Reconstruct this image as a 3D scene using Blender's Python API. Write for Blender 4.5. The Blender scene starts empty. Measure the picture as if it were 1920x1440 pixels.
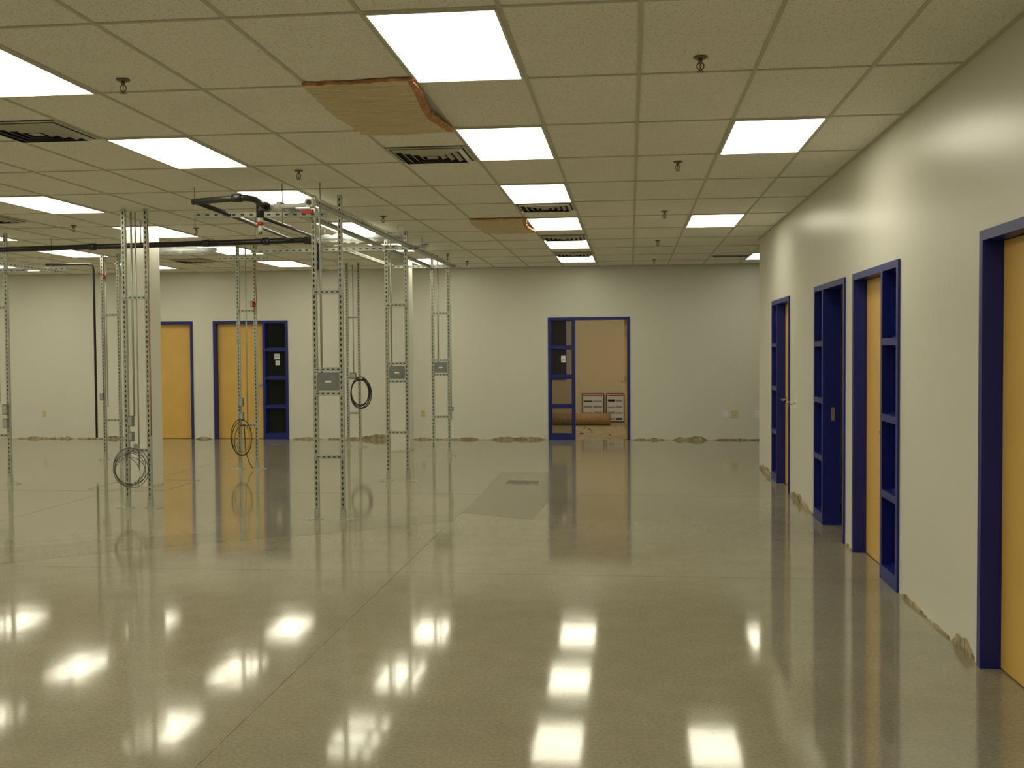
import bpy, math, random
from mathutils import Vector, Matrix
random.seed(7)
sc=bpy.context.scene
try:
    sc.view_settings.view_transform='Standard'; sc.view_settings.look='None'; sc.view_settings.exposure=0.0
except Exception as e: print(e)

# ------------------------------------------------------------ constants
H=3.081          # ceiling height
XW=1.747         # right wall face
YB=18.957        # back wall face
T=0.6096
GX=-0.860; GY=5.207   # light grid origin (centre of a fixture)

# ------------------------------------------------------------ materials
def nt(name):
    m=bpy.data.materials.new(name); m.use_nodes=True
    n=m.node_tree; b=n.nodes['Principled BSDF']
    return m,n,b
def pset(b,**k):
    for a,v in k.items():
        a=a.replace('_',' ')
        if a in b.inputs: b.inputs[a].default_value=v
def simple(name,col,rough=0.5,metal=0.0,var=0.0,scale=8,bump=0.0,bscale=200,coat=0,coatr=0.2,spec=0.5):
    m,n,b=nt(name)
    pset(b,Roughness=rough,Metallic=metal,Coat_Weight=coat,Coat_Roughness=coatr,Specular_IOR_Level=spec)
    tc=n.nodes.new('ShaderNodeTexCoord')
    nz=n.nodes.new('ShaderNodeTexNoise'); nz.inputs['Scale'].default_value=scale; nz.inputs['Detail'].default_value=4
    n.links.new(tc.outputs['Object'],nz.inputs['Vector'])
    cr=n.nodes.new('ShaderNodeValToRGB')
    cr.color_ramp.elements[0].position=0.3; cr.color_ramp.elements[1].position=0.7
    cr.color_ramp.elements[0].color=(*[max(0,c*(1-var)) for c in col],1)
    cr.color_ramp.elements[1].color=(*[min(1,c*(1+var)) for c in col],1)
    n.links.new(nz.outputs['Fac'],cr.inputs['Fac']); n.links.new(cr.outputs['Color'],b.inputs['Base Color'])
    if bump>0:
        n2=n.nodes.new('ShaderNodeTexNoise'); n2.inputs['Scale'].default_value=bscale; n2.inputs['Detail'].default_value=2
        n.links.new(tc.outputs['Object'],n2.inputs['Vector'])
        bp=n.nodes.new('ShaderNodeBump'); bp.inputs['Strength'].default_value=bump; bp.inputs['Distance'].default_value=0.002
        n.links.new(n2.outputs['Fac'],bp.inputs['Height']); n.links.new(bp.outputs['Normal'],b.inputs['Normal'])
    return m
M={}
M['wall']=simple('wall_paint',(0.70,0.69,0.62),0.33,var=0.015,scale=1.2,bump=0.2,bscale=90,spec=0.5)
M['tan']=simple('tan_paint',(0.80,0.67,0.47),0.6,var=0.02,scale=2)
M['dark']=simple('dark_room',(0.03,0.03,0.035),0.8)
M['blue']=simple('blue_enamel',(0.006,0.014,0.19),0.38,var=0.06,scale=4)
M['door']=simple('maple_door',(0.70,0.44,0.11),0.42,var=0.05,scale=3)
M['galv']=simple('galvanized_steel',(0.46,0.48,0.42),0.42,metal=0.45,var=0.15,scale=12)
M['conduit']=simple('conduit_steel',(0.46,0.48,0.43),0.36,metal=0.5,var=0.05)
M['slot']=simple('slot_dark',(0.02,0.02,0.017),0.8)
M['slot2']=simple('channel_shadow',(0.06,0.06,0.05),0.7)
M['greybox']=simple('junction_box_grey',(0.22,0.24,0.23),0.5,metal=0.2,var=0.08)
M['black']=simple('black_pipe',(0.018,0.018,0.018),0.35,var=0.1)
M['cable']=simple('black_cable',(0.02,0.02,0.018),0.5)
M['ycable']=simple('yellow_cable',(0.35,0.26,0.05),0.5)
M['gcable']=simple('grey_cable',(0.09,0.09,0.075),0.5)
M['red']=simple('red_plastic',(0.55,0.02,0.012),0.4)
M['orange']=simple('orange_cable',(0.42,0.12,0.03),0.5)
M['whitep']=simple('white_pvc',(0.8,0.8,0.76),0.35)
M['white']=simple('white_metal',(0.66,0.65,0.57),0.5)
M['vent']=simple('vent_metal',(0.50,0.48,0.39),0.55)
M['tbar']=simple('grid_tee_white',(0.56,0.545,0.46),0.7,spec=0.2)
M['chrome']=simple('brushed_nickel',(0.62,0.60,0.54),0.25,metal=0.9)
M['brass']=simple('sprinkler_brass',(0.20,0.17,0.11),0.35,metal=0.7)
M['cream']=simple('outlet_cream',(0.62,0.55,0.30),0.4)
M['paper']=simple('paper',(0.82,0.82,0.82),0.7)
M['kraft']=simple('carpet_backing',(0.46,0.30,0.15),0.85,var=0.15,scale=20)
M['debris']=simple('adhesive_residue',(0.36,0.30,0.18),0.9,var=0.6,scale=14,bump=0.8,bscale=60)
M['caulk']=simple('caulk_line',(0.62,0.59,0.43),0.7,var=0.2,scale=20)
M['roomfloor']=simple('room_carpet',(0.42,0.34,0.21),0.85,var=0.25,scale=6)
M['plate']=simple('floor_plate',(0.12,0.115,0.09),0.5,metal=0.2,var=0.4,scale=15)
M['platerim']=simple('floor_plate_rim',(0.34,0.32,0.25),0.5,metal=0.2,var=0.2,scale=15)
M['joint']=simple('joint_filler',(0.17,0.14,0.085),0.4,var=0.5,scale=9)
M['fine']=simple('fine_joint',(0.235,0.213,0.148),0.2,var=0.3,scale=3)
M['inkblack']=simple('ink_black',(0.03,0.03,0.03),0.6)
M['inkred']=simple('ink_red',(0.6,0.08,0.05),0.6)
M['inkgrey']=simple('ink_grey',(0.35,0.35,0.35),0.6)
M['pink']=simple('insulation_pink',(0.52,0.26,0.14),0.95,var=0.3,scale=25,spec=0.1)

# glass
m,n,b=nt('sidelight_glass'); pset(b,Base_Color=(0.03,0.035,0.035,1),Roughness=0.02,Alpha=0.25,Specular_IOR_Level=0.6); M['glass']=m
m,n,b=nt('plastic_wrap'); pset(b,Base_Color=(0.8,0.87,0.95,1),Roughness=0.08,Alpha=0.32,Specular_IOR_Level=1.0)
tc=n.nodes.new('ShaderNodeTexCoord'); nz=n.nodes.new('ShaderNodeTexNoise'); nz.inputs['Scale'].default_value=14
mp=n.nodes.new('ShaderNodeMapping'); mp.inputs['Scale'].default_value=(0.35,1.5,1.5)
n.links.new(tc.outputs['Object'],mp.inputs['Vector']); n.links.new(mp.outputs[0],nz.inputs['Vector']); bp=n.nodes.new('ShaderNodeBump'); bp.inputs['Strength'].default_value=1; bp.inputs['Distance'].default_value=0.03
n.links.new(nz.outputs['Fac'],bp.inputs['Height']); n.links.new(bp.outputs['Normal'],b.inputs['Normal']); M['wrap']=m
# light lens
m,n,b=nt('light_lens'); pset(b,Base_Color=(0.9,0.9,0.85,1),Emission_Color=(1.0,0.945,0.72,1),Emission_Strength=6.8); M['lens']=m
# ceiling tile
m,n,b=nt('acoustic_tile'); pset(b,Roughness=0.9,Specular_IOR_Level=0.2)
tc=n.nodes.new('ShaderNodeTexCoord')
n1=n.nodes.new('ShaderNodeTexNoise'); n1.inputs['Scale'].default_value=85; n1.inputs['Detail'].default_value=3
n2=n.nodes.new('ShaderNodeTexNoise'); n2.inputs['Scale'].default_value=1.1; n2.inputs['Detail'].default_value=2
n.links.new(tc.outputs['Object'],n1.inputs['Vector']); n.links.new(tc.outputs['Object'],n2.inputs['Vector'])
cr=n.nodes.new('ShaderNodeValToRGB'); e=cr.color_ramp.elements
e[0].position=0.30; e[0].color=(0.58,0.55,0.45,1); e[1].position=0.46; e[1].color=(0.89,0.87,0.78,1)
n.links.new(n1.outputs['Fac'],cr.inputs['Fac'])
mx=n.nodes.new('ShaderNodeMixRGB'); mx.blend_type='MULTIPLY'; mx.inputs[0].default_value=0.2
c2=n.nodes.new('ShaderNodeValToRGB'); c2.color_ramp.elements[0].color=(0.8,0.8,0.8,1); c2.color_ramp.elements[0].position=0.35; c2.color_ramp.elements[1].position=0.6
n.links.new(n2.outputs['Fac'],c2.inputs['Fac']); n.links.new(cr.outputs['Color'],mx.inputs[1]); n.links.new(c2.outputs['Color'],mx.inputs[2])
n.links.new(mx.outputs[0],b.inputs['Base Color']); M['tile']=m
# polished concrete
def concrete(name,k,rough,spec=0.6):
    m,n,b=nt(name); pset(b,Specular_IOR_Level=spec)
    tc=n.nodes.new('ShaderNodeTexCoord')
    def noise(s,d):
        x=n.nodes.new('ShaderNodeTexNoise'); x.inputs['Scale'].default_value=s; x.inputs['Detail'].default_value=d
        n.links.new(tc.outputs['Object'],x.inputs['Vector']); return x
    a=noise(0.5,5); c=noise(60,3); v=noise(5,6)
    r1=n.nodes.new('ShaderNodeValToRGB'); e=r1.color_ramp.elements
    e[0].position=0.3; e[0].color=(0.275*k,0.25*k,0.175*k,1); e[1].position=0.7; e[1].color=(0.345*k,0.318*k,0.23*k,1)
    n.links.new(a.outputs['Fac'],r1.inputs['Fac'])
    r2=n.nodes.new('ShaderNodeValToRGB'); e=r2.color_ramp.elements
    e[0].position=0.36; e[0].color=(0.84,0.84,0.84,1); e[1].position=0.62; e[1].color=(1.05,1.05,1.05,1)
    n.links.new(c.outputs['Fac'],r2.inputs['Fac'])
    r3=n.nodes.new('ShaderNodeValToRGB'); e=r3.color_ramp.elements
    e[0].position=0.3; e[0].color=(0.92,0.92,0.92,1); e[1].position=0.65; e[1].color=(1.02,1.02,1.02,1)
    n.links.new(v.outputs['Fac'],r3.inputs['Fac'])
    x1=n.nodes.new('ShaderNodeMixRGB'); x1.blend_type='MULTIPLY'; x1.inputs[0].default_value=1
    x2=n.nodes.new('ShaderNodeMixRGB'); x2.blend_type='MULTIPLY'; x2.inputs[0].default_value=1
    n.links.new(r1.outputs['Color'],x1.inputs[1]); n.links.new(r2.outputs['Color'],x1.inputs[2])
    n.links.new(x1.outputs[0],x2.inputs[1]); n.links.new(r3.outputs['Color'],x2.inputs[2])
    n.links.new(x2.outputs[0],b.inputs['Base Color'])
    mr=n.nodes.new('ShaderNodeMapRange'); mr.inputs['To Min'].default_value=rough*0.8; mr.inputs['To Max'].default_value=rough*1.3
    n.links.new(v.outputs['Fac'],mr.inputs['Value']); n.links.new(mr.outputs[0],b.inputs['Roughness'])
    bp=n.nodes.new('ShaderNodeBump'); bp.inputs['Strength'].default_value=0.025; bp.inputs['Distance'].default_value=0.01
    w=noise(4.0,2); n.links.new(w.outputs['Fac'],bp.inputs['Height']); n.links.new(bp.outputs['Normal'],b.inputs['Normal'])
    return m
M['floor']=concrete('polished_concrete',1.0,0.072)
M['floord']=concrete('polished_concrete_patch',0.74,0.14,0.38)
M['floorb']=concrete('polished_concrete_band',0.87,0.085,0.56)
# insulation batt
m,n,b=nt('insulation_batt_fibre'); pset(b,Roughness=0.95,Specular_IOR_Level=0.1)
tc=n.nodes.new('ShaderNodeTexCoord'); mp=n.nodes.new('ShaderNodeMapping'); mp.inputs['Scale'].default_value=(2,38,2)
nz=n.nodes.new('ShaderNodeTexNoise'); nz.inputs['Scale'].default_value=1.5; nz.inputs['Detail'].default_value=4
n.links.new(tc.outputs['Object'],mp.inputs['Vector']); n.links.new(mp.outputs[0],nz.inputs['Vector'])
cr=n.nodes.new('ShaderNodeValToRGB'); e=cr.color_ramp.elements
e[0].position=0.3; e[0].color=(0.52,0.43,0.26,1); e[1].position=0.7; e[1].color=(0.80,0.69,0.46,1)
n.links.new(nz.outputs['Fac'],cr.inputs['Fac']); n.links.new(cr.outputs['Color'],b.inputs['Base Color'])
bp=n.nodes.new('ShaderNodeBump'); bp.inputs['Strength'].default_value=0.8; bp.inputs['Distance'].default_value=0.01
n.links.new(nz.outputs['Fac'],bp.inputs['Height']); n.links.new(bp.outputs['Normal'],b.inputs['Normal']); M['batt']=m

# ------------------------------------------------------------ mesh builder
class MB:
    def __init__(s): s.v=[]; s.f=[]; s.m=[]; s.mats=[]; s.sm=[]
    def mi(s,mat):
        if mat not in s.mats: s.mats.append(mat)
        return s.mats.index(mat)
    def face(s,pts,mat,smooth=False):
        i=len(s.v); s.v+=[tuple(p) for p in pts]; s.f.append(tuple(range(i,i+len(pts)))); s.m.append(s.mi(mat)); s.sm.append(smooth)
    def box(s,x0,x1,y0,y1,z0,z1,mat):
        if x0>x1:x0,x1=x1,x0
        if y0>y1:y0,y1=y1,y0
        if z0>z1:z0,z1=z1,z0
        i=len(s.v); s.v+=[(x0,y0,z0),(x1,y0,z0),(x1,y1,z0),(x0,y1,z0),(x0,y0,z1),(x1,y0,z1),(x1,y1,z1),(x0,y1,z1)]
        k=s.mi(mat)
        for q in [(0,3,2,1),(4,5,6,7),(0,1,5,4),(1,2,6,5),(2,3,7,6),(3,0,4,7)]:
            s.f.append(tuple(i+a for a in q)); s.m.append(k); s.sm.append(False)
    def prism(s,poly,z0,z1,mat):
        n=len(poly); i=len(s.v); k=s.mi(mat)
        s.v+=[(p[0],p[1],z0) for p in poly]+[(p[0],p[1],z1) for p in poly]
        s.f.append(tuple(i+a for a in reversed(range(n)))); s.m.append(k); s.sm.append(False)
        s.f.append(tuple(i+n+a for a in range(n))); s.m.append(k); s.sm.append(False)
        for a in range(n):
            c=(a+1)%n; s.f.append((i+a,i+c,i+n+c,i+n+a)); s.m.append(k); s.sm.append(False)
    def tube(s,pts,r,mat,seg=10,closed=False,caps=True):
        pts=[Vector(p) for p in pts]; n=len(pts); k=s.mi(mat); base=len(s.v)
        rr=r if isinstance(r,(list,tuple)) else [r]*n
        up=None
        for j,p in enumerate(pts):
            if closed: t=pts[(j+1)%n]-pts[j-1]
            else: t=(pts[min(j+1,n-1)]-pts[max(j-1,0)])
            t.normalize()
            if up is None:
                a=Vector((0,0,1)) if abs(t.z)<0.9 else Vector((1,0,0))
                up=(a-t*a.dot(t)).normalized()
            else:
                up=(up-t*up.dot(t)).normalized()
            sd=t.cross(up)
            for q in range(seg):
                an=2*math.pi*q/seg; s.v.append(tuple(p+(up*math.cos(an)+sd*math.sin(an))*rr[j]))
        rng=n if closed else n-1
        for j in range(rng):
            for q in range(seg):
                a=base+j*seg+q; b_=base+j*seg+(q+1)%seg; c=base+((j+1)%n)*seg+(q+1)%seg; d=base+((j+1)%n)*seg+q
                s.f.append((a,b_,c,d)); s.m.append(k); s.sm.append(True)
        if caps and not closed:
            s.f.append(tuple(base+q for q in reversed(range(seg)))); s.m.append(k); s.sm.append(False)
            s.f.append(tuple(base+(n-1)*seg+q for q in range(seg))); s.m.append(k); s.sm.append(False)
    def obj(s,name,parent=None,loc=(0,0,0),mesh_only=False):
        me=bpy.data.meshes.new(name); me.from_pydata(s.v,[],s.f)
        for a in s.mats: me.materials.append(M[a])
        for i,p in enumerate(me.polygons): p.material_index=s.m[i]; p.use_smooth=s.sm[i]
        me.update()
        if mesh_only: return me
        return inst(me,name,loc,parent)
def inst(me,name,loc=(0,0,0),parent=None,rot=(0,0,0)):
    o=bpy.data.objects.new(name,me); o.location=loc; o.rotation_euler=rot
    sc.collection.objects.link(o)
    if parent: o.parent=parent
    return o
def empty(name,loc=(0,0,0)):
    o=bpy.data.objects.new(name,None); o.location=loc; o.empty_display_size=0.1; sc.collection.objects.link(o); return o

# ------------------------------------------------------------ room shell
XL=-14.0; XR=5.0; YF=-4.0; YR=23.6; TH=0.125
b=MB(); b.box(XL-.1,XR+.1,YF-.1,YB+TH*0.5,-0.12,0,'floor'); b.obj('floor')
b=MB(); b.box(XL-.1,XR+.1,YB+TH*0.5,YR+.1,-0.12,0,'roomfloor'); b.obj('floor_room')
b=MB(); b.box(XL-.1,XR+.1,YF-.1,YR+.1,H+0.004,H+0.12,'tile'); b.obj('ceiling')
b=MB(); b.box(XL-TH,XL,YF,YR,0,H,'wall'); b.obj('wall_left')
b=MB(); b.box(XL,XR,YF-TH,YF,0,H,'wall'); b.obj('wall_front')
b=MB(); b.box(XR,XR+TH,YF,YR,0,H,'wall'); b.obj('wall_outer')
# T-bar grid
b=MB()
x=GX-T/2
xs=[x+T*i for i in range(-22,10) if XL<x+T*i<XR]
y=GY-T
ys=[y+2*T*i for i in range(-8,13) if YF<y+2*T*i<YB]
for a in xs: b.box(a-.010,a+.010,YF,YB,H-0.002,H+0.006,'tbar')
for a in ys: b.box(XL,XR,a-.010,a+.010,H-0.0018,H+0.0055,'tbar')
b.box(XW-.022,XW,YF,14.75,H-0.004,H+.006,'tbar'); b.box(XL,XR,YB-.022,YB,H-0.004,H+.006,'tbar')
b.obj('trim_ceiling_grid')

# right-wall units: (y0,y1, sidelight side, state)
runits=[(4.12,5.55,'near','closed'),(7.17,8.60,'near','closed'),(8.93,10.36,'far','open'),(11.97,13.40,'far','closed')]
YE=14.76
b=MB(); cur=YF
for u in runits:
    b.box(XW,XW+TH,cur,u[0]+.01,0,H,'wall'); b.box(XW,XW+TH,u[0]+.01,u[1]-.01,2.17,H,'wall'); cur=u[1]-.01
b.box(XW,XW+TH,cur,YE,0,H,'wall'); b.obj('wall_right')
b=MB(); b.box(XW+TH,XR,YE-TH,YE,0,H,'wall'); b.obj('wall_return')
for i,yy in enumerate([6.4,8.76,11.2]):
    b=MB(); b.box(XW+TH,XR,yy-.05,yy+.05,0,H,'wall'); b.obj('wall_partition_%d'%(i+1))
# back wall
bunits=[(-9.03,-8.03),(-7.64,-6.22),(-1.449,0.0)]
b=MB(); cur=XL
for u in bunits:
    b.box(cur,u[0]+.01,YB,YB+TH,0,H,'wall'); b.box(u[0]+.01,u[1]-.01,YB,YB+TH,2.17,H,'wall'); cur=u[1]-.01
b.box(cur,XR,YB,YB+TH,0,H,'wall'); b.obj('wall_back')
b=MB()
b.box(-3.0,1.6,YR,YR+.1,0,H,'tan'); b.box(-3.1,-3.0,YB+TH,YR,0,H,'tan'); b.box(1.6,1.7,YB+TH,YR,0,H,'tan'); b.obj('wall_room_interior')
b=MB(); b.box(XL,-3.1,YR,YR+.1,0,H,'wall'); b.obj('wall_rear')

# ------------------------------------------------------------ door units
FD0=-0.016   # frame proud of wall
FD1=TH+0.016
def mapR(u0,u1,v0,v1): return (XW+v0,XW+v1,u0,u1)
def mapB(u0,u1,v0,v1): return (u0,u1,YB+v0,YB+v1)
dn=[0]
def unit(u0,u1,mp,side,state,lever=True,papers=None):
    dn[0]+=1
    E=empty('door_%d'%dn[0])
    f=MB(); W=0.05
    def bx(a,b_,v0,v1,z0,z1,m='blue',B=None):
        (B or f).box(*mp(a,b_,v0,v1),z0,z1,m)
    bx(u0,u0+W,FD0,FD1,0,2.18); bx(u1-W,u1,FD0,FD1,0,2.18); bx(u0+W,u1-W,FD0,FD1,2.13,2.18)
    if side is None: d0,d1=u0+W,u1-W; s0=s1=None
    elif side=='lo': s0,s1=u0+W,u0+W+0.38; d0,d1=s1+W,u1-W
    else: s0,s1=u1-W-0.38,u1-W; d0,d1=u0+W,s0-W
    if side:
        m0,m1=(s1,s1+W) if side=='lo' else (s0-W,s0)
        bx(m0,m1,FD0,FD1,0,2.13)
        for z0,z1 in [(0,0.10),(0.575,0.625),(1.10,1.15),(1.62,1.67)]:
            bx(s0,s1,FD0,FD1,z0,z1)
        for z0,z1 in [(0.10,0.575),(0.625,1.10),(1.15,1.62),(1.67,2.13)]:
            for (a,b_) in ((s0,s0+.014),(s1-.014,s1)): bx(a,b_,0.045,0.085,z0,z1)
            bx(s0,s1,0.045,0.085,z0,z0+.014); bx(s0,s1,0.045,0.085,z1-.014,z1)
        g=MB()
        for z0,z1 in [(0.11,0.57),(0.63,1.095),(1.155,1.615),(1.675,2.125)]:
            bx(s0+.005,s1-.005,0.062,0.068,z0,z1,'glass',g)
        g.obj('glass',E)
        if papers:
            p=MB()
            for (a,b_,z0,z1) in papers:
                bx(a,b_,0.058,0.0605,z0,z1,'paper',p)
                bx(a+.012,b_-.012,0.0570,0.058,z0+.03,z0+.038,'inkgrey',p)
                bx(a+.012,b_-.012,0.0570,0.058,z0+.05,z0+.062,'inkgrey',p)
            p.obj('notice_paper',E)
    f.obj('frame',E)
    l=MB(); h=MB()
    if state=='closed':
        bx(d0+.003,d1-.003,0.085,0.129,0.008,2.127,'door',l)
        if side: hu=(d0+.07) if side=='lo' else (d1-.07)
        else: hu=d0+.07
        sgn=1 if (side=='lo' or side is None) else -1
        bx(hu-.03,hu+.03,0.079,0.085,0.97,1.03,'chrome',h)
        bx(hu-.008,hu+.008,0.03,0.079,0.99,1.01,'chrome',h)
        bx(hu-.010*sgn,hu+.12*sgn,0.022,0.04,0.99,1.012,'chrome',h)
        h.obj('lever_handle',E)
        l.obj('leaf',E)
    elif state=='open':
        if side=='lo': a,b_=d1-.046,d1-.003
        else: a,b_=d0+.003,d0+.046
        bx(a,b_,0.15,0.15+0.90,0.008,2.127,'door',l)
        for z in (0.25,1.08,1.88): bx(a if side=='lo' else b_-.01,(a+.01) if side=='lo' else b_,0.118,0.15,z-.05,z+.05,'chrome',h)
        k=-1 if side=='lo' else 1
        q=a if side=='lo' else b_
        bx(q,q+k*.06,0.97,0.985,0.99,1.01,'chrome',h); bx(q+k*.05,q+k*.065,0.86,0.985,0.99,1.012,'chrome',h)
        sm=d0 if side=='lo' else d1
        bx(sm-.002,sm+.002,0.06,0.09,0.95,1.07,'chrome',h)
        h.obj('lever_handle',E); l.obj('leaf',E)
    return E
for (a,b_,sd,stt) in runits:
    unit(a,b_,mapR,'lo' if sd=='near' else 'hi',stt)
unit(-9.03,-8.03,mapB,None,'closed')
unit(-7.64,-6.22,mapB,'hi','closed',papers=[(-6.50,-6.40,1.47,1.57),(-6.48,-6.40,1.36,1.44)])
unit(-1.449,0.0,mapB,'lo','open',papers=[(-1.22,-1.14,1.38,1.50)])

# ------------------------------------------------------------ ceiling lights
b=MB(); w=0.282; l=0.587
b.box(-w,w,-l,l,-0.004,0.0,'lens')
for s_ in (-1,1):
    b.box(s_*w,s_*(w+.012),-l-.012,l+.012,-0.007,0.002,'white')
    b.box(-w,w,s_*l,s_*(l+.012),-0.007,0.002,'white')
lm=b.obj('added_light_panel',mesh_only=True)
fix=[]
for k in range(-2,6):
    for n_ in (0,-4,-8,-12,-16,-20): fix.append((n_,k))
fix+=[(3,-1),(3,1),(3,3),(5,5)]
for n_,k in fix: inst(lm,'added_light_panel',(GX+n_*T,GY+k*4*T,H-0.001))
# room beyond: unseen panels added to brighten its walls
for x_ in (-1.6,0.6): inst(lm,'added_light_panel',(x_,21.2,H-0.001))

# ------------------------------------------------------------ air diffusers
b=MB()
b.box(-.292,.292,-.292,.292,-0.003,-0.001,'slot')
def ring(a0,z0,a1,z1,mat):
    c0=[(-a0,-a0),(a0,-a0),(a0,a0),(-a0,a0)]; c1=[(-a1,-a1),(a1,-a1),(a1,a1),(-a1,a1)]
    for i in range(4):
        j=(i+1)%4
        b.face([(*c0[i],z0),(*c0[j],z0),(*c1[j],z1),(*c1[i],z1)],mat)
ring(.298,-.004,.275,-.005,'vent'); ring(.298,-.004,.298,0,'vent')
for a in (.262,.205,.150,.095):
    ring(a,-.008,a-.022,-.024,'vent'); ring(a-.022,-.024,a-.026,-.024,'vent'); ring(a-.026,-.024,a-.010,-.008,'slot')
b.face([(-.04,-.04,-.022),(.04,-.04,-.022),(.04,.04,-.022),(-.04,.04,-.022)],'vent')
dm=b.obj('air_diffuser',mesh_only=True)
for (x_,y_) in [(-1.47,7.95),(-3.905,6.73),(-0.86,11.0),(-0.86,14.05),(-0.86,16.49),(-6.96,11.0),(-6.96,16.49)]:
    inst(dm,'air_diffuser',(x_,y_,H-0.003))
b=MB(); b.box(-.3,.3,-.12,.12,-.006,0,'vent')
for i in range(4): b.box(-.27,.27,-.095+i*.05,-.07+i*.05,-.0075,-.006,'slot')
b.obj('air_slot_grille',loc=(1.60,17.3,H-0.003))

# ------------------------------------------------------------ sprinklers
b=MB()
b.tube([(0,0,0),(0,0,-.004),(0,0,-.010)],[.036,.036,.024],'brass',16)
b.tube([(0,0,-.008),(0,0,-.03)],.011,'brass',10)
for s_ in (-1,1): b.tube([(0.008*s_,0,-.028),(.017*s_,0,-.038),(.017*s_,0,-.052),(.003*s_,0,-.064)],.0035,'brass',6)
b.tube([(0,0,-.030),(0,0,-.058)],.003,'red',6)
b.tube([(0,0,-.063),(0,0,-.070)],.006,'brass',8)
b.tube([(0,0,-.070),(0,0,-.0725)],.020,'brass',16)
sm_=b.obj('fire_sprinkler',mesh_only=True)
for (x_,y_) in [(-2.72,5.55),(.36,5.52),(-2.68,8.5),(.38,8.55),(-2.68,11.5),(.375,11.6),(-6.39,11.75),(-5.12,12.24),(-2.80,14.6),(.38,14.67),(-2.67,17.5),(.40,17.7),(-5.77,5.55),(-5.75,8.5)]:
    inst(sm_,'fire_sprinkler',(x_,y_,H))

# ------------------------------------------------------------ insulation batts
def batt(x0,x1,y0,y1,sag,seed):
    rnd=random.Random(seed); b=MB(); NX,NY=18,34
    P={}
    for i in range(NX+1):
        for j in range(NY+1):
            u=i/NX; v=j/NY
            z=H-0.020-sag*(math.sin(math.pi*u)**0.6)*0.35*math.sin(math.pi*v)**0.5 - sag*0.55*max(0,u-.55)*math.sin(math.pi*min(1,v*1.0)) + rnd.uniform(-.004,.004)
            ex=rnd.uniform(-.008,.008); ey=rnd.uniform(-.010,.010)
            P[i,j]=(x0+(x1-x0)*u+(ex if i in(0,NX) else 0)+0.015*math.sin(v*7+seed), y0+(y1-y0)*v+(ey if j in(0,NY) else 0)+.02*math.sin(u*5), z)
    th=.018
    for i in range(NX):
        for j in range(NY):
            q=[P[i,j],P[i,j+1],P[i+1,j+1],P[i+1,j]]
            m='pink' if (i==NX-1) else 'batt'
            b.face(q,m,True); b.face([(a[0],a[1],min(H+.003,a[2]+th)) for a in reversed(q)],'pink',True)
    for j in range(NY):
        for i in (0,NX):
            a,c=P[i,j],P[i,j+1]; b.face([a,c,(c[0],c[1],min(H+.003,c[2]+th)),(a[0],a[1],min(H+.003,a[2]+th))],'pink')
    for i in range(NX):
        for j in (0,NY):
            a,c=P[i,j],P[i+1,j]; b.face([a,c,(c[0],c[1],min(H+.003,c[2]+th)),(a[0],a[1],min(H+.003,a[2]+th))],'pink')
    b.obj('insulation_batt')
batt(-1.80,-1.17,5.72,7.08,.11,1)
batt(-1.80,-1.16,11.85,13.25,.10,2)

# ------------------------------------------------------------ columns
def column(x_,y_):
    b=MB(); s_=.155
    b.box(x_-s_,x_+s_,y_-s_,y_+s_,0,H,'wall')
    b.box(x_-s_-.004,x_+s_+.004,y_-s_-.004,y_+s_+.004,0,.02,'caulk')
    b.obj('square_column')
column(-5.86,12.35); column(-3.66,16.9)

# ------------------------------------------------------------ strut towers
def upright(b,x_,y_,z0,z1):
    w=.0205; t=.003
    sw=.0065; per=.0508; sl=.029
    b.box(x_-w,x_-sw,y_-w,y_-w+t,z0,z1,'galv'); b.box(x_+sw,x_+w,y_-w,y_-w+t,z0,z1,'galv')
    z=z0
    while z<z1:
        b.box(x_-sw,x_+sw,y_-w,y_-w+t,z,min(z+per-sl,z1),'galv'); z+=per
    b.box(x_-w,x_-w+t,y_-w+t,y_+w,z0,z1,'galv'); b.box(x_+w-t,x_+w,y_-w+t,y_+w,z0,z1,'galv')
    b.box(x_-w+t,x_-w+.010,y_+w-t,y_+w,z0,z1,'galv'); b.box(x_+w-.010,x_+w-t,y_+w-t,y_+w,z0,z1,'galv')
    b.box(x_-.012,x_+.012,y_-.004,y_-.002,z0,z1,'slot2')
def foot(b,x_,y_,s_):
    b.box(x_-.045 if s_>0 else x_-.12,x_+.12 if s_>0 else x_+.045,y_-.045,y_+.045,0,.006,'galv')
    b.box(x_+s_*.0215,x_+s_*.0275,y_-.02,y_+.02,.006,.09,'galv')
    b.tube([(x_+s_*.08,y_,.006),(x_+s_*.08,y_,.022)],.010,'galv',6)
    b.box(x_-.025,x_+.025,y_-.026,y_-.021,.006,.10,'galv')
def rung(b,xa,xb,y_,z):
    b.box(xa-.02,xb+.02,y_-.026,y_-.0225,z-.018,z+.018,'galv')
    b.box(xa+.021,xb-.021,y_-.0225,y_+.012,z+.014,z+.018,'galv'); b.box(xa+.021,xb-.021,y_-.0225,y_+.012,z-.018,z-.014,'galv')
    n_=5
    for i in range(n_):
        c=xa+(xb-xa)*(i+.5)/n_
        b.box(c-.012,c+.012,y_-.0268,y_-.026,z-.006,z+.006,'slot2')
    for c in (xa,xb): b.tube([(c,y_-.026,z),(c,y_-.034,z)],.009,'conduit',6)
def jbox(b,xa,xb,y_,z0,z1):
    b.box(xa+.022,xb-.022,y_-.02,y_+.03,z0,z1,'greybox')
    b.box(xa+.045,xb-.045,y_-.024,y_-.02,z0+.025,z1-.025,'greybox')
    b.box((xa+xb)/2-.03,(xa+xb)/2+.03,y_-.0252,y_-.024,(z0+z1)/2-.01,(z0+z1)/2+.008,'paper')
    for c in (xa+.03,xb-.03):
        for z in (z0+.012,z1-.012): b.tube([(c,y_-.02,z),(c,y_-.025,z)],.006,'conduit',6)
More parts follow.
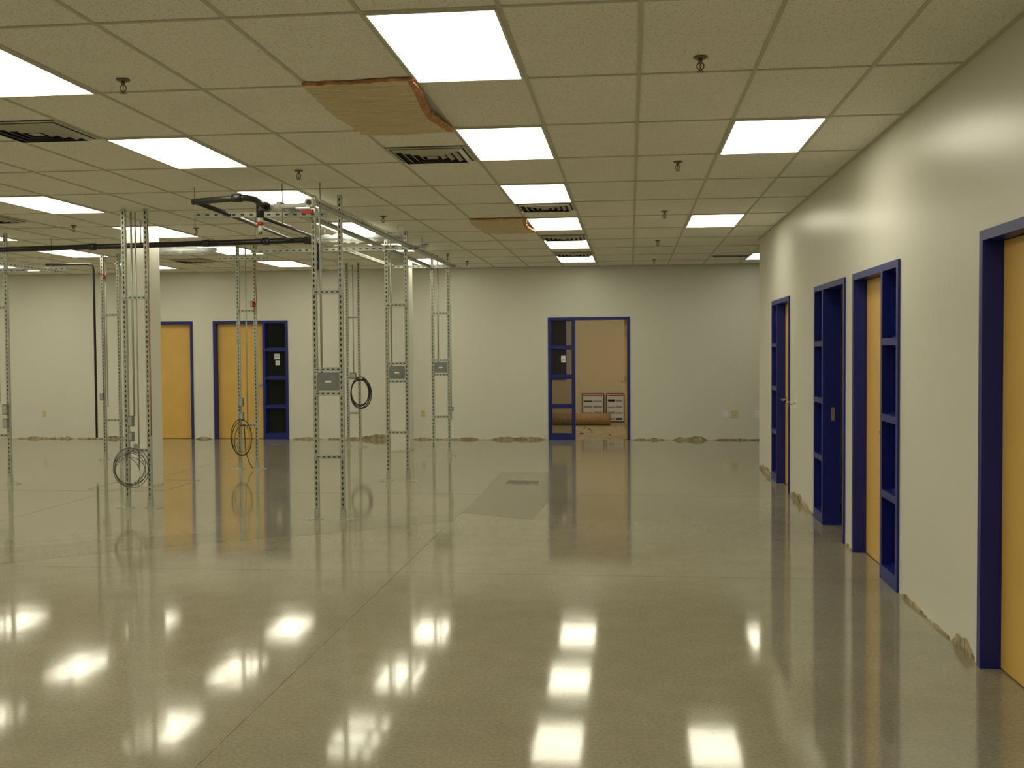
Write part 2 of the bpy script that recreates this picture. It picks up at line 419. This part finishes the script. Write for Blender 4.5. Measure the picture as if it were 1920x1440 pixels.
def hbox(b,x_,y_,z,w=.05,h=.11,m='greybox'):
    b.box(x_-w/2,x_+w/2,y_-.03,y_+.02,z-h/2,z+h/2,m)
    b.box(x_-w/2+.008,x_+w/2-.008,y_-.033,y_-.03,z-h/2+.012,z+h/2-.012,'conduit')
def tower(xa,xb,y_,rungs,extra):
    b=MB()
    upright(b,xa,y_,0.006,H-.002); upright(b,xb,y_,0.006,H-.002)
    foot(b,xa,y_,-1); foot(b,xb,y_,1)
    for z in rungs: rung(b,xa,xb,y_,z)
    extra(b); b.obj('strut_tower')
def conduit(b,x_,y_,z0,z1,r=.011,m='conduit'): b.tube([(x_,y_,z0),(x_,y_,z1)],r,m,8)
def exA(b):
    jbox(b,-2.98,-2.725,9.9,1.235,1.405); conduit(b,-2.925,9.915,1.405,3.05)
tower(-2.98,-2.725,9.9,[2.17,1.435,1.205,.60],exA)
def exD(b):
    jbox(b,-2.98,-2.735,12.93,1.26,1.42); conduit(b,-2.93,12.945,1.42,3.05)
tower(-2.98,-2.735,12.93,[2.17,1.45,1.23,.60],exD)
def exE(b):
    jbox(b,-2.98,-2.735,16.0,1.27,1.43); conduit(b,-2.90,16.015,1.43,3.05); conduit(b,-2.70,16.0,.55,2.3,.006)
    hbox(b,-2.69,15.99,.72,.04,.06)
tower(-2.98,-2.735,16.0,[2.17,1.46,1.24,.60],exE)
def exB(b):
    conduit(b,-5.10,10.52,.95,3.05); conduit(b,-5.06,10.53,.42,3.05,.008)
    hbox(b,-5.125,10.50,.90,.05,.11); hbox(b,-5.125,10.50,.74,.05,.10); hbox(b,-5.07,10.50,.62,.05,.09,'conduit')
    b.tube([(-4.903,10.475,2.98),(-4.90,10.47,2.4),(-4.902,10.47,1.7),(-4.897,10.475,1.1),(-4.90,10.475,.75)],.0045,'orange',6)
tower(-5.17,-4.93,10.5,[2.17,.60],exB)
def exC(b):
    conduit(b,-5.24,14.18,.55,3.05,.009); hbox(b,-5.30,14.12,.92,.06,.12); hbox(b,-5.30,14.12,.72,.06,.12)
    b.tube([(-5.07,14.1,2.9),(-5.08,14.11,2.6),(-5.06,14.1,2.3),(-5.10,14.1,2.15)],.006,'orange',6); hbox(b,-5.12,14.10,2.26,.035,.08,'red')
tower(-5.34,-5.10,14.15,[2.17,.60],exC)
def exF(b):
    conduit(b,-4.60,17.46,1.15,3.05,.009); hbox(b,-4.60,17.42,1.20,.10,.10)
tower(-4.70,-4.50,17.45,[2.17,1.16,.57],exF)
def exG(b):
    conduit(b,-7.74,12.38,1.0,3.05,.010); hbox(b,-7.63,12.33,.92,.06,.13); hbox(b,-7.63,12.33,.75,.06,.12)
tower(-7.865,-7.61,12.36,[2.17,.60],exG)
def exH(b):
    conduit(b,-7.78,15.2,.8,3.05,.008); hbox(b,-7.85,15.17,.95,.05,.10); hbox(b,-7.80,15.17,2.74,.035,.06,'red')
tower(-7.83,-7.585,15.2,[2.17,.60],exH)

# ------------------------------------------------------------ cable coils
def coil(cx,cy,cz,rx,rz,turns,r,mat,seed,tail,jx=.03):
    rnd=random.Random(seed); b=MB(); pts=[]
    N=44*turns
    px,pz=[rnd.uniform(-jx,jx) for _ in range(turns+1)],[rnd.uniform(-jx,jx)*.8 for _ in range(turns+1)]
    for i in range(N):
        t=i/44; k=int(t); f=t-k; a=2*math.pi*t+math.pi/2
        ox=px[k]*(1-f)+px[k+1]*f; oz=pz[k]*(1-f)+pz[k+1]*f
        s_=1+.10*math.sin(3.1*t+seed)
        pts.append((cx+ox+rx*s_*math.cos(a),cy+.018*math.sin(2.3*t*math.pi)+.004*k,cz+oz+rz*s_*math.sin(a)))
    for q in tail: pts.append(q)
    b.tube(pts,r,mat,7); b.obj('cable_coil')
coil(-4.47,17.38,.92,.16,.235,4,.009,'cable',3,[])
coil(-5.13,10.40,.41,.17,.17,6,.0035,'gcable',5,[(-5.05,10.42,.62),(-5.07,10.46,.66)],.05)
coil(-5.28,14.06,.42,.135,.22,3,.006,'cable',8,[(-5.24,14.08,.25),(-5.16,14.0,.10),(-5.10,13.98,.02)])
coil(-5.25,14.02,.43,.12,.19,2,.006,'ycable',9,[])

# ------------------------------------------------------------ overhead pipe rack
b=MB()
b.tube([(-8.6,11.70,2.80),(-7.06,11.56,2.80),(-3.46,11.16,2.80)],.030,'black',14)
for x_ in (-7.4,-6.0,-4.6,-3.9): b.tube([(x_-.04,11.59-(x_+7.4)*.111,2.80),(x_+.04,11.585-(x_+7.4)*.111,2.80)],.040,'black',14)
b.tube([(-3.46,11.16,2.80),(-3.38,11.15,2.79),(-3.33,11.14,2.74),(-3.32,11.14,2.58)],.040,'black',12)
b.tube([(-3.32,11.14,2.60),(-3.32,11.14,2.48)],.028,'black',10)
b.tube([(-3.56,8.45,2.84),(-3.13,8.36,2.85),(-3.07,8.38,2.85),(-3.04,8.46,2.85),(-3.05,8.75,2.83)],.026,'black',12)
b.tube([(-3.19,8.365,2.85),(-3.11,8.36,2.85)],.034,'black',12)
b.tube([(-3.05,8.70,2.83),(-3.05,8.80,2.83)],.040,'black',12)
b.tube([(-3.10,8.76,2.85),(-3.10,8.76,2.74)],.034,'black',12)
b.tube([(-3.10,8.76,2.74),(-3.10,8.76,2.70)],.024,'whitep',12); b.tube([(-3.10,8.76,2.70),(-3.10,8.76,2.675)],.027,'red',12); b.tube([(-3.10,8.76,2.675),(-3.10,8.76,2.62)],.020,'whitep',12); b.tube([(-3.10,8.76,2.62),(-3.10,8.76,2.60)],.014,'brass',12)
b.tube([(-3.05,8.77,2.83),(-2.75,8.75,2.835),(-2.62,8.75,2.84)],.018,'whitep',12)
b.tube([(-2.98,8.77,2.83),(-2.92,8.765,2.83)],.028,'whitep',12)
b.tube([(-2.66,8.70,2.85),(-2.66,8.80,2.85)],.038,'whitep',14); b.tube([(-2.66,8.69,2.85),(-2.66,8.70,2.85)],.020,'black',12)
b.box(-2.73,-2.64,8.72,8.78,2.765,2.795,'red')
b.tube([(-3.54,8.45,2.84),(-3.56,9.6,2.83),(-3.60,11.15,2.81)],.020,'black',10)
b.tube([(-3.30,9.3,2.82),(-3.30,10.2,2.82),(-3.32,11.1,2.82)],.018,'black',10)
def rail(x0,y0,x1,y1,z,w=.0205):
    d=Vector((x1-x0,y1-y0,0)).normalized(); s_=Vector((-d.y,d.x,0))*w
    P=[Vector((x0,y0,0))+s_,Vector((x0,y0,0))-s_,Vector((x1,y1,0))-s_,Vector((x1,y1,0))+s_]
    b.prism([(p.x,p.y) for p in P],z-.0205,z+.0205,'galv')
    L=(Vector((x1,y1,0))-Vector((x0,y0,0))).length; n_=int(L/.075)
    for i in range(n_):
        c=Vector((x0,y0,0))+d*(L*(i+.5)/n_)
        a=[c+d*.016+s_*1.04,c-d*.016+s_*1.04,c-d*.016-s_*1.04,c+d*.016-s_*1.04]
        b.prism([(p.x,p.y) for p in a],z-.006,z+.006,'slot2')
rail(-3.86,9.20,-2.70,9.35,2.83)
rail(-3.02,9.0,-3.02,16.0,2.885); rail(-2.68,8.9,-2.68,16.0,2.885)
rail(-4.1,11.30,-2.60,11.20,2.70); rail(-3.7,11.9,-2.6,11.85,2.78)
rail(-3.60,12.88,-2.55,12.88,2.86); rail(-3.60,12.88,-3.60,16.0,2.90); rail(-3.6,15.95,-2.6,15.95,2.88)
rail(-5.6,14.10,-4.9,14.10,2.88)
rail(-8.6,12.30,-7.3,12.30,2.62); rail(-8.6,13.1,-7.25,13.1,2.70); rail(-7.32,11.7,-7.32,13.2,2.66)
b.tube([(-8.6,15.0,2.92),(-7.95,15.0,2.92),(-7.88,15.0,2.90),(-7.86,15.0,2.82),(-7.86,15.0,.35)],.017,'black',10)
b.tube([(-8.2,11.66,2.84),(-8.2,11.66,3.07)],.006,'conduit',6); b.tube([(-5.4,11.37,2.83),(-5.4,11.37,3.07)],.006,'conduit',6)
for (x_,y_) in [(-3.86,9.2),(-3.02,9.1),(-2.68,9.1),(-3.6,13.0),(-3.6,15.8),(-7.32,12.9),(-4.05,11.3)]:
    b.tube([(x_,y_,2.66 if y_>12.8 and x_<-7 else 2.72),(x_,y_,3.078)],.005,'conduit',6)
b.obj('overhead_pipe_rack')
def wrap(x0,x1,y_,z,r,seed):
    rnd=random.Random(seed); b=MB(); pts=[];rr=[]
    n_=22
    for i in range(n_+1):
        t=i/n_; pts.append((x0+(x1-x0)*t,y_+rnd.uniform(-.01,.01),z+rnd.uniform(-.012,.012)))
        rr.append(r*(.35+.65*math.sin(math.pi*t)**.4)*rnd.uniform(.8,1.15))
    b.tube(pts,rr,'wrap',12)
    b.tube([(x0+.05,y_,z),(x1-.05,y_,z)],r*.4,'conduit',8)
    b.tube([(x0+.1,y_,z),(x0+.1,y_,H)],.004,'conduit',6); b.tube([(x1-.1,y_,z),(x1-.1,y_,H)],.004,'conduit',6)
    b.obj('plastic_wrapped_pipe')
wrap(-6.2,-5.25,13.3,2.93,.065,2); wrap(-3.7,-2.62,12.4,2.95,.055,4); wrap(-3.5,-2.6,13.8,2.97,.05,6)

# ------------------------------------------------------------ outlets & small wall things
def outlet(x_,z,mat,w=.075,h=.12):
    b=MB(); b.box(x_-w/2,x_+w/2,YB-.007,YB,z-h/2,z+h/2,mat)
    for dz in (-.026,.026):
        b.box(x_-.017,x_+.017,YB-.0095,YB-.007,z+dz-.014,z+dz+.014,mat)
        for dx in (-.007,.007): b.box(x_+dx-.0015,x_+dx+.0015,YB-.0105,YB-.0095,z+dz-.006,z+dz+.006,'slot')
    b.obj('wall_outlet')
outlet(-10.96,.47,'cream'); outlet(-3.72,.47,'cream'); outlet(1.66,.46,'paper'); outlet(1.82,.46,'cream',.125,.13); outlet(2.21,.46,'paper')
b=MB(); b.box(XW-.004,XW,11.50,11.57,.97,1.07,'paper')
b.tube([(XW-.004,11.53,1.02),(XW-.07,11.50,1.01),(XW-.12,11.47,1.03)],.004,'orange',6); b.tube([(XW-.004,11.54,1.03),(XW-.05,11.55,1.04),(XW-.10,11.56,1.03)],.004,'paper',6)
b.obj('wall_switch_wires')

# ------------------------------------------------------------ residue at the wall base
def residue(segs,mp,seed):
    rnd=random.Random(seed); b=MB()
    for (a,c,hm) in segs:
        n_=max(3,int((c-a)/.035)); hs=[]; h=rnd.uniform(.2,.6)
        for i in range(n_+1):
            h+=rnd.uniform(-.28,.28); h=min(1,max(.08,h)); e=min(1,min(i,n_-i)/3); hs.append(.012+hm*h*e)
        for i in range(n_):
            u0=a+(c-a)*i/n_; u1=a+(c-a)*(i+1)/n_; d=rnd.uniform(.004,.010)
            p=[(u0,0,0),(u1,0,0),(u1,0,hs[i+1]),(u0,0,hs[i])]
            f=[mp(q[0],-d,q[2]) for q in p]; bk=[mp(q[0],0,q[2]) for q in p]
            b.face(f,'debris')
            for k in range(4): b.face([f[k],bk[k],bk[(k+1)%4],f[(k+1)%4]],'debris')
    return b
mR=lambda u,v,z:(XW+v,u,z)
mB=lambda u,v,z:(u,YB+v,z)
b=residue([(5.62,6.0,.10),(6.05,6.35,.04),(6.5,7.1,.025),(8.64,8.9,.03),(10.42,11.9,.085),(13.45,14.7,.07)],mR,11)
for (a,c) in [(5.56,7.16),(8.61,8.92),(10.37,11.96),(13.41,YE)]: b.box(XW-.003,XW,a,c,0,.014,'caulk')
b.obj('base_residue_right')
b=residue([(-11.5,-10.4,.07),(-10.3,-9.1,.08),(-8.0,-7.7,.03),(-6.15,-5.6,.06),(-5.5,-4.3,.08),(-3.9,-2.7,.05),(-2.5,-1.5,.04),(.06,.6,.05),(.75,1.35,.06),(1.45,3.5,.02)],mB,12)
for (a,c) in [(XL,-9.04),(-8.02,-7.65),(-6.21,-1.46),(.01,XR)]: b.box(a,c,YB-.003,YB,0,.014,'caulk')
b.obj('base_residue_back')

# ------------------------------------------------------------ floor details
b=MB(); b.prism([(-1.66,10.42),(-.93,10.0),(-.86,11.24),(-.93,13.95),(-1.70,13.95),(-1.66,12)],0.0002,.0014,'floord'); b.obj('floor_trench_patch')
b=MB(); b.prism([(-1.66,10.42),(-2.85,9.62),(-4.0,8.95),(-5.15,8.25),(-6.5,7.3),(-6.3,6.8),(-4.79,7.63),(-3.7,8.5),(-2.63,9.15),(-1.66,9.9)],0.0002,.0012,'floorb'); b.obj('floor_trench_band')
b=MB()
b.box(-1.6835,-1.6765,YF,9.42,.0002,.0016,'joint')
b.box(XL,XW,7.55,7.554,.0002,.0008,'fine'); b.box(XL,XW,11.74,11.745,.0002,.0008,'fine'); b.box(-6.0,-5.995,YF,YB,.0002,.0007,'fine')
for (x0,x1,y0,y1) in [(-6.35,-5.37,11.86,11.87),(-6.35,-5.37,12.83,12.84),(-6.35,-6.34,11.86,12.84),(-5.38,-5.37,11.86,12.84)]: b.box(x0,x1,y0,y1,.0002,.0015,'joint')
b.obj('floor_control_joints')
b=MB(); b.box(-1.52,-1.07,12.60,13.05,.0014,.004,'platerim'); b.box(-1.49,-1.10,12.66,12.99,.004,.0055,'plate'); b.obj('floor_access_cover')

# ------------------------------------------------------------ room beyond doorway
b=MB()
b.tube([(-2.1,22.75,.13),(-.42,22.65,.13)],.128,'kraft',20,caps=True)
b.tube([(-.419,22.65,.13),(-.415,22.65,.13)],.05,'slot',12)
b.obj('carpet_roll')
def board(x0,x1,z0,z1,seed):
    rnd=random.Random(seed); b=MB(); y_=YR-.05
    b.box(x0,x1,y_,y_+.02,z0,z1,'inkblack'); b.box(x0+.02,x1-.02,y_-.002,y_,z0+.02,z1-.02,'paper')
    w=(x1-x0-.08)/2
    for i in range(2):
        for j in range(4):
            xx=x0+.035+i*(w+.01); zz=z1-.07-(j+1)*(z1-z0-.10)/4
            b.box(xx,xx+w-.01,y_-.003,y_-.002,zz+.02,zz+.022+rnd.uniform(.02,.05),'inkgrey' if rnd.random()<.75 else 'inkblack')
    b.box(x0+.03,x1-.03,y_-.003,y_-.002,z1-.06,z1-.035,'inkred'); b.obj('notice_board')
board(-1.05,-.57,.004,.64,1); board(-.52,-.12,.004,.64,2)
b=MB(); b.box(-1.80,-1.40,YR-.03,YR,.95,2.3,'blue'); b.box(-1.76,-1.44,YR-.034,YR-.03,1.0,1.60,'dark'); b.box(-1.76,-1.44,YR-.034,YR-.03,1.66,2.26,'dark'); b.obj('window_1')
b=MB()
rnd=random.Random(4)
for i in range(14):
    x_=rnd.uniform(-1.2,-.2); y_=rnd.uniform(19.5,22.2); a=rnd.uniform(.02,.07)
    b.box(x_,x_+a,y_,y_+a*1.5,.0,.006+.01*rnd.random(),rnd.choice(['kraft','paper','inkblack','kraft']))
b.obj('floor_scraps')

# ------------------------------------------------------------ world + camera
w=bpy.data.worlds.new('World'); sc.world=w; w.use_nodes=True
w.node_tree.nodes['Background'].inputs[0].default_value=(0.02,0.02,0.02,1); w.node_tree.nodes['Background'].inputs[1].default_value=0.2
yaw,pit,rol=0.11030,0.03175,-0.00699
d=Vector((-math.sin(yaw)*math.cos(pit),math.cos(yaw)*math.cos(pit),-math.sin(pit)))
r=Vector((math.cos(yaw),math.sin(yaw),0)); u=r.cross(d)
r2=r*math.cos(rol)+u*math.sin(rol); u2=-r*math.sin(rol)+u*math.cos(rol)
cam=bpy.data.cameras.new('camera'); co=bpy.data.objects.new('camera',cam); sc.collection.objects.link(co)
cam.sensor_width=36; cam.sensor_fit='HORIZONTAL'; cam.lens=36*1998.55/1920; cam.clip_end=100; cam.clip_start=.05
mw=Matrix(((r2.x,u2.x,-d.x,0),(r2.y,u2.y,-d.y,0),(r2.z,u2.z,-d.z,1.6057),(0,0,0,1)))
co.matrix_world=mw
sc.camera=co
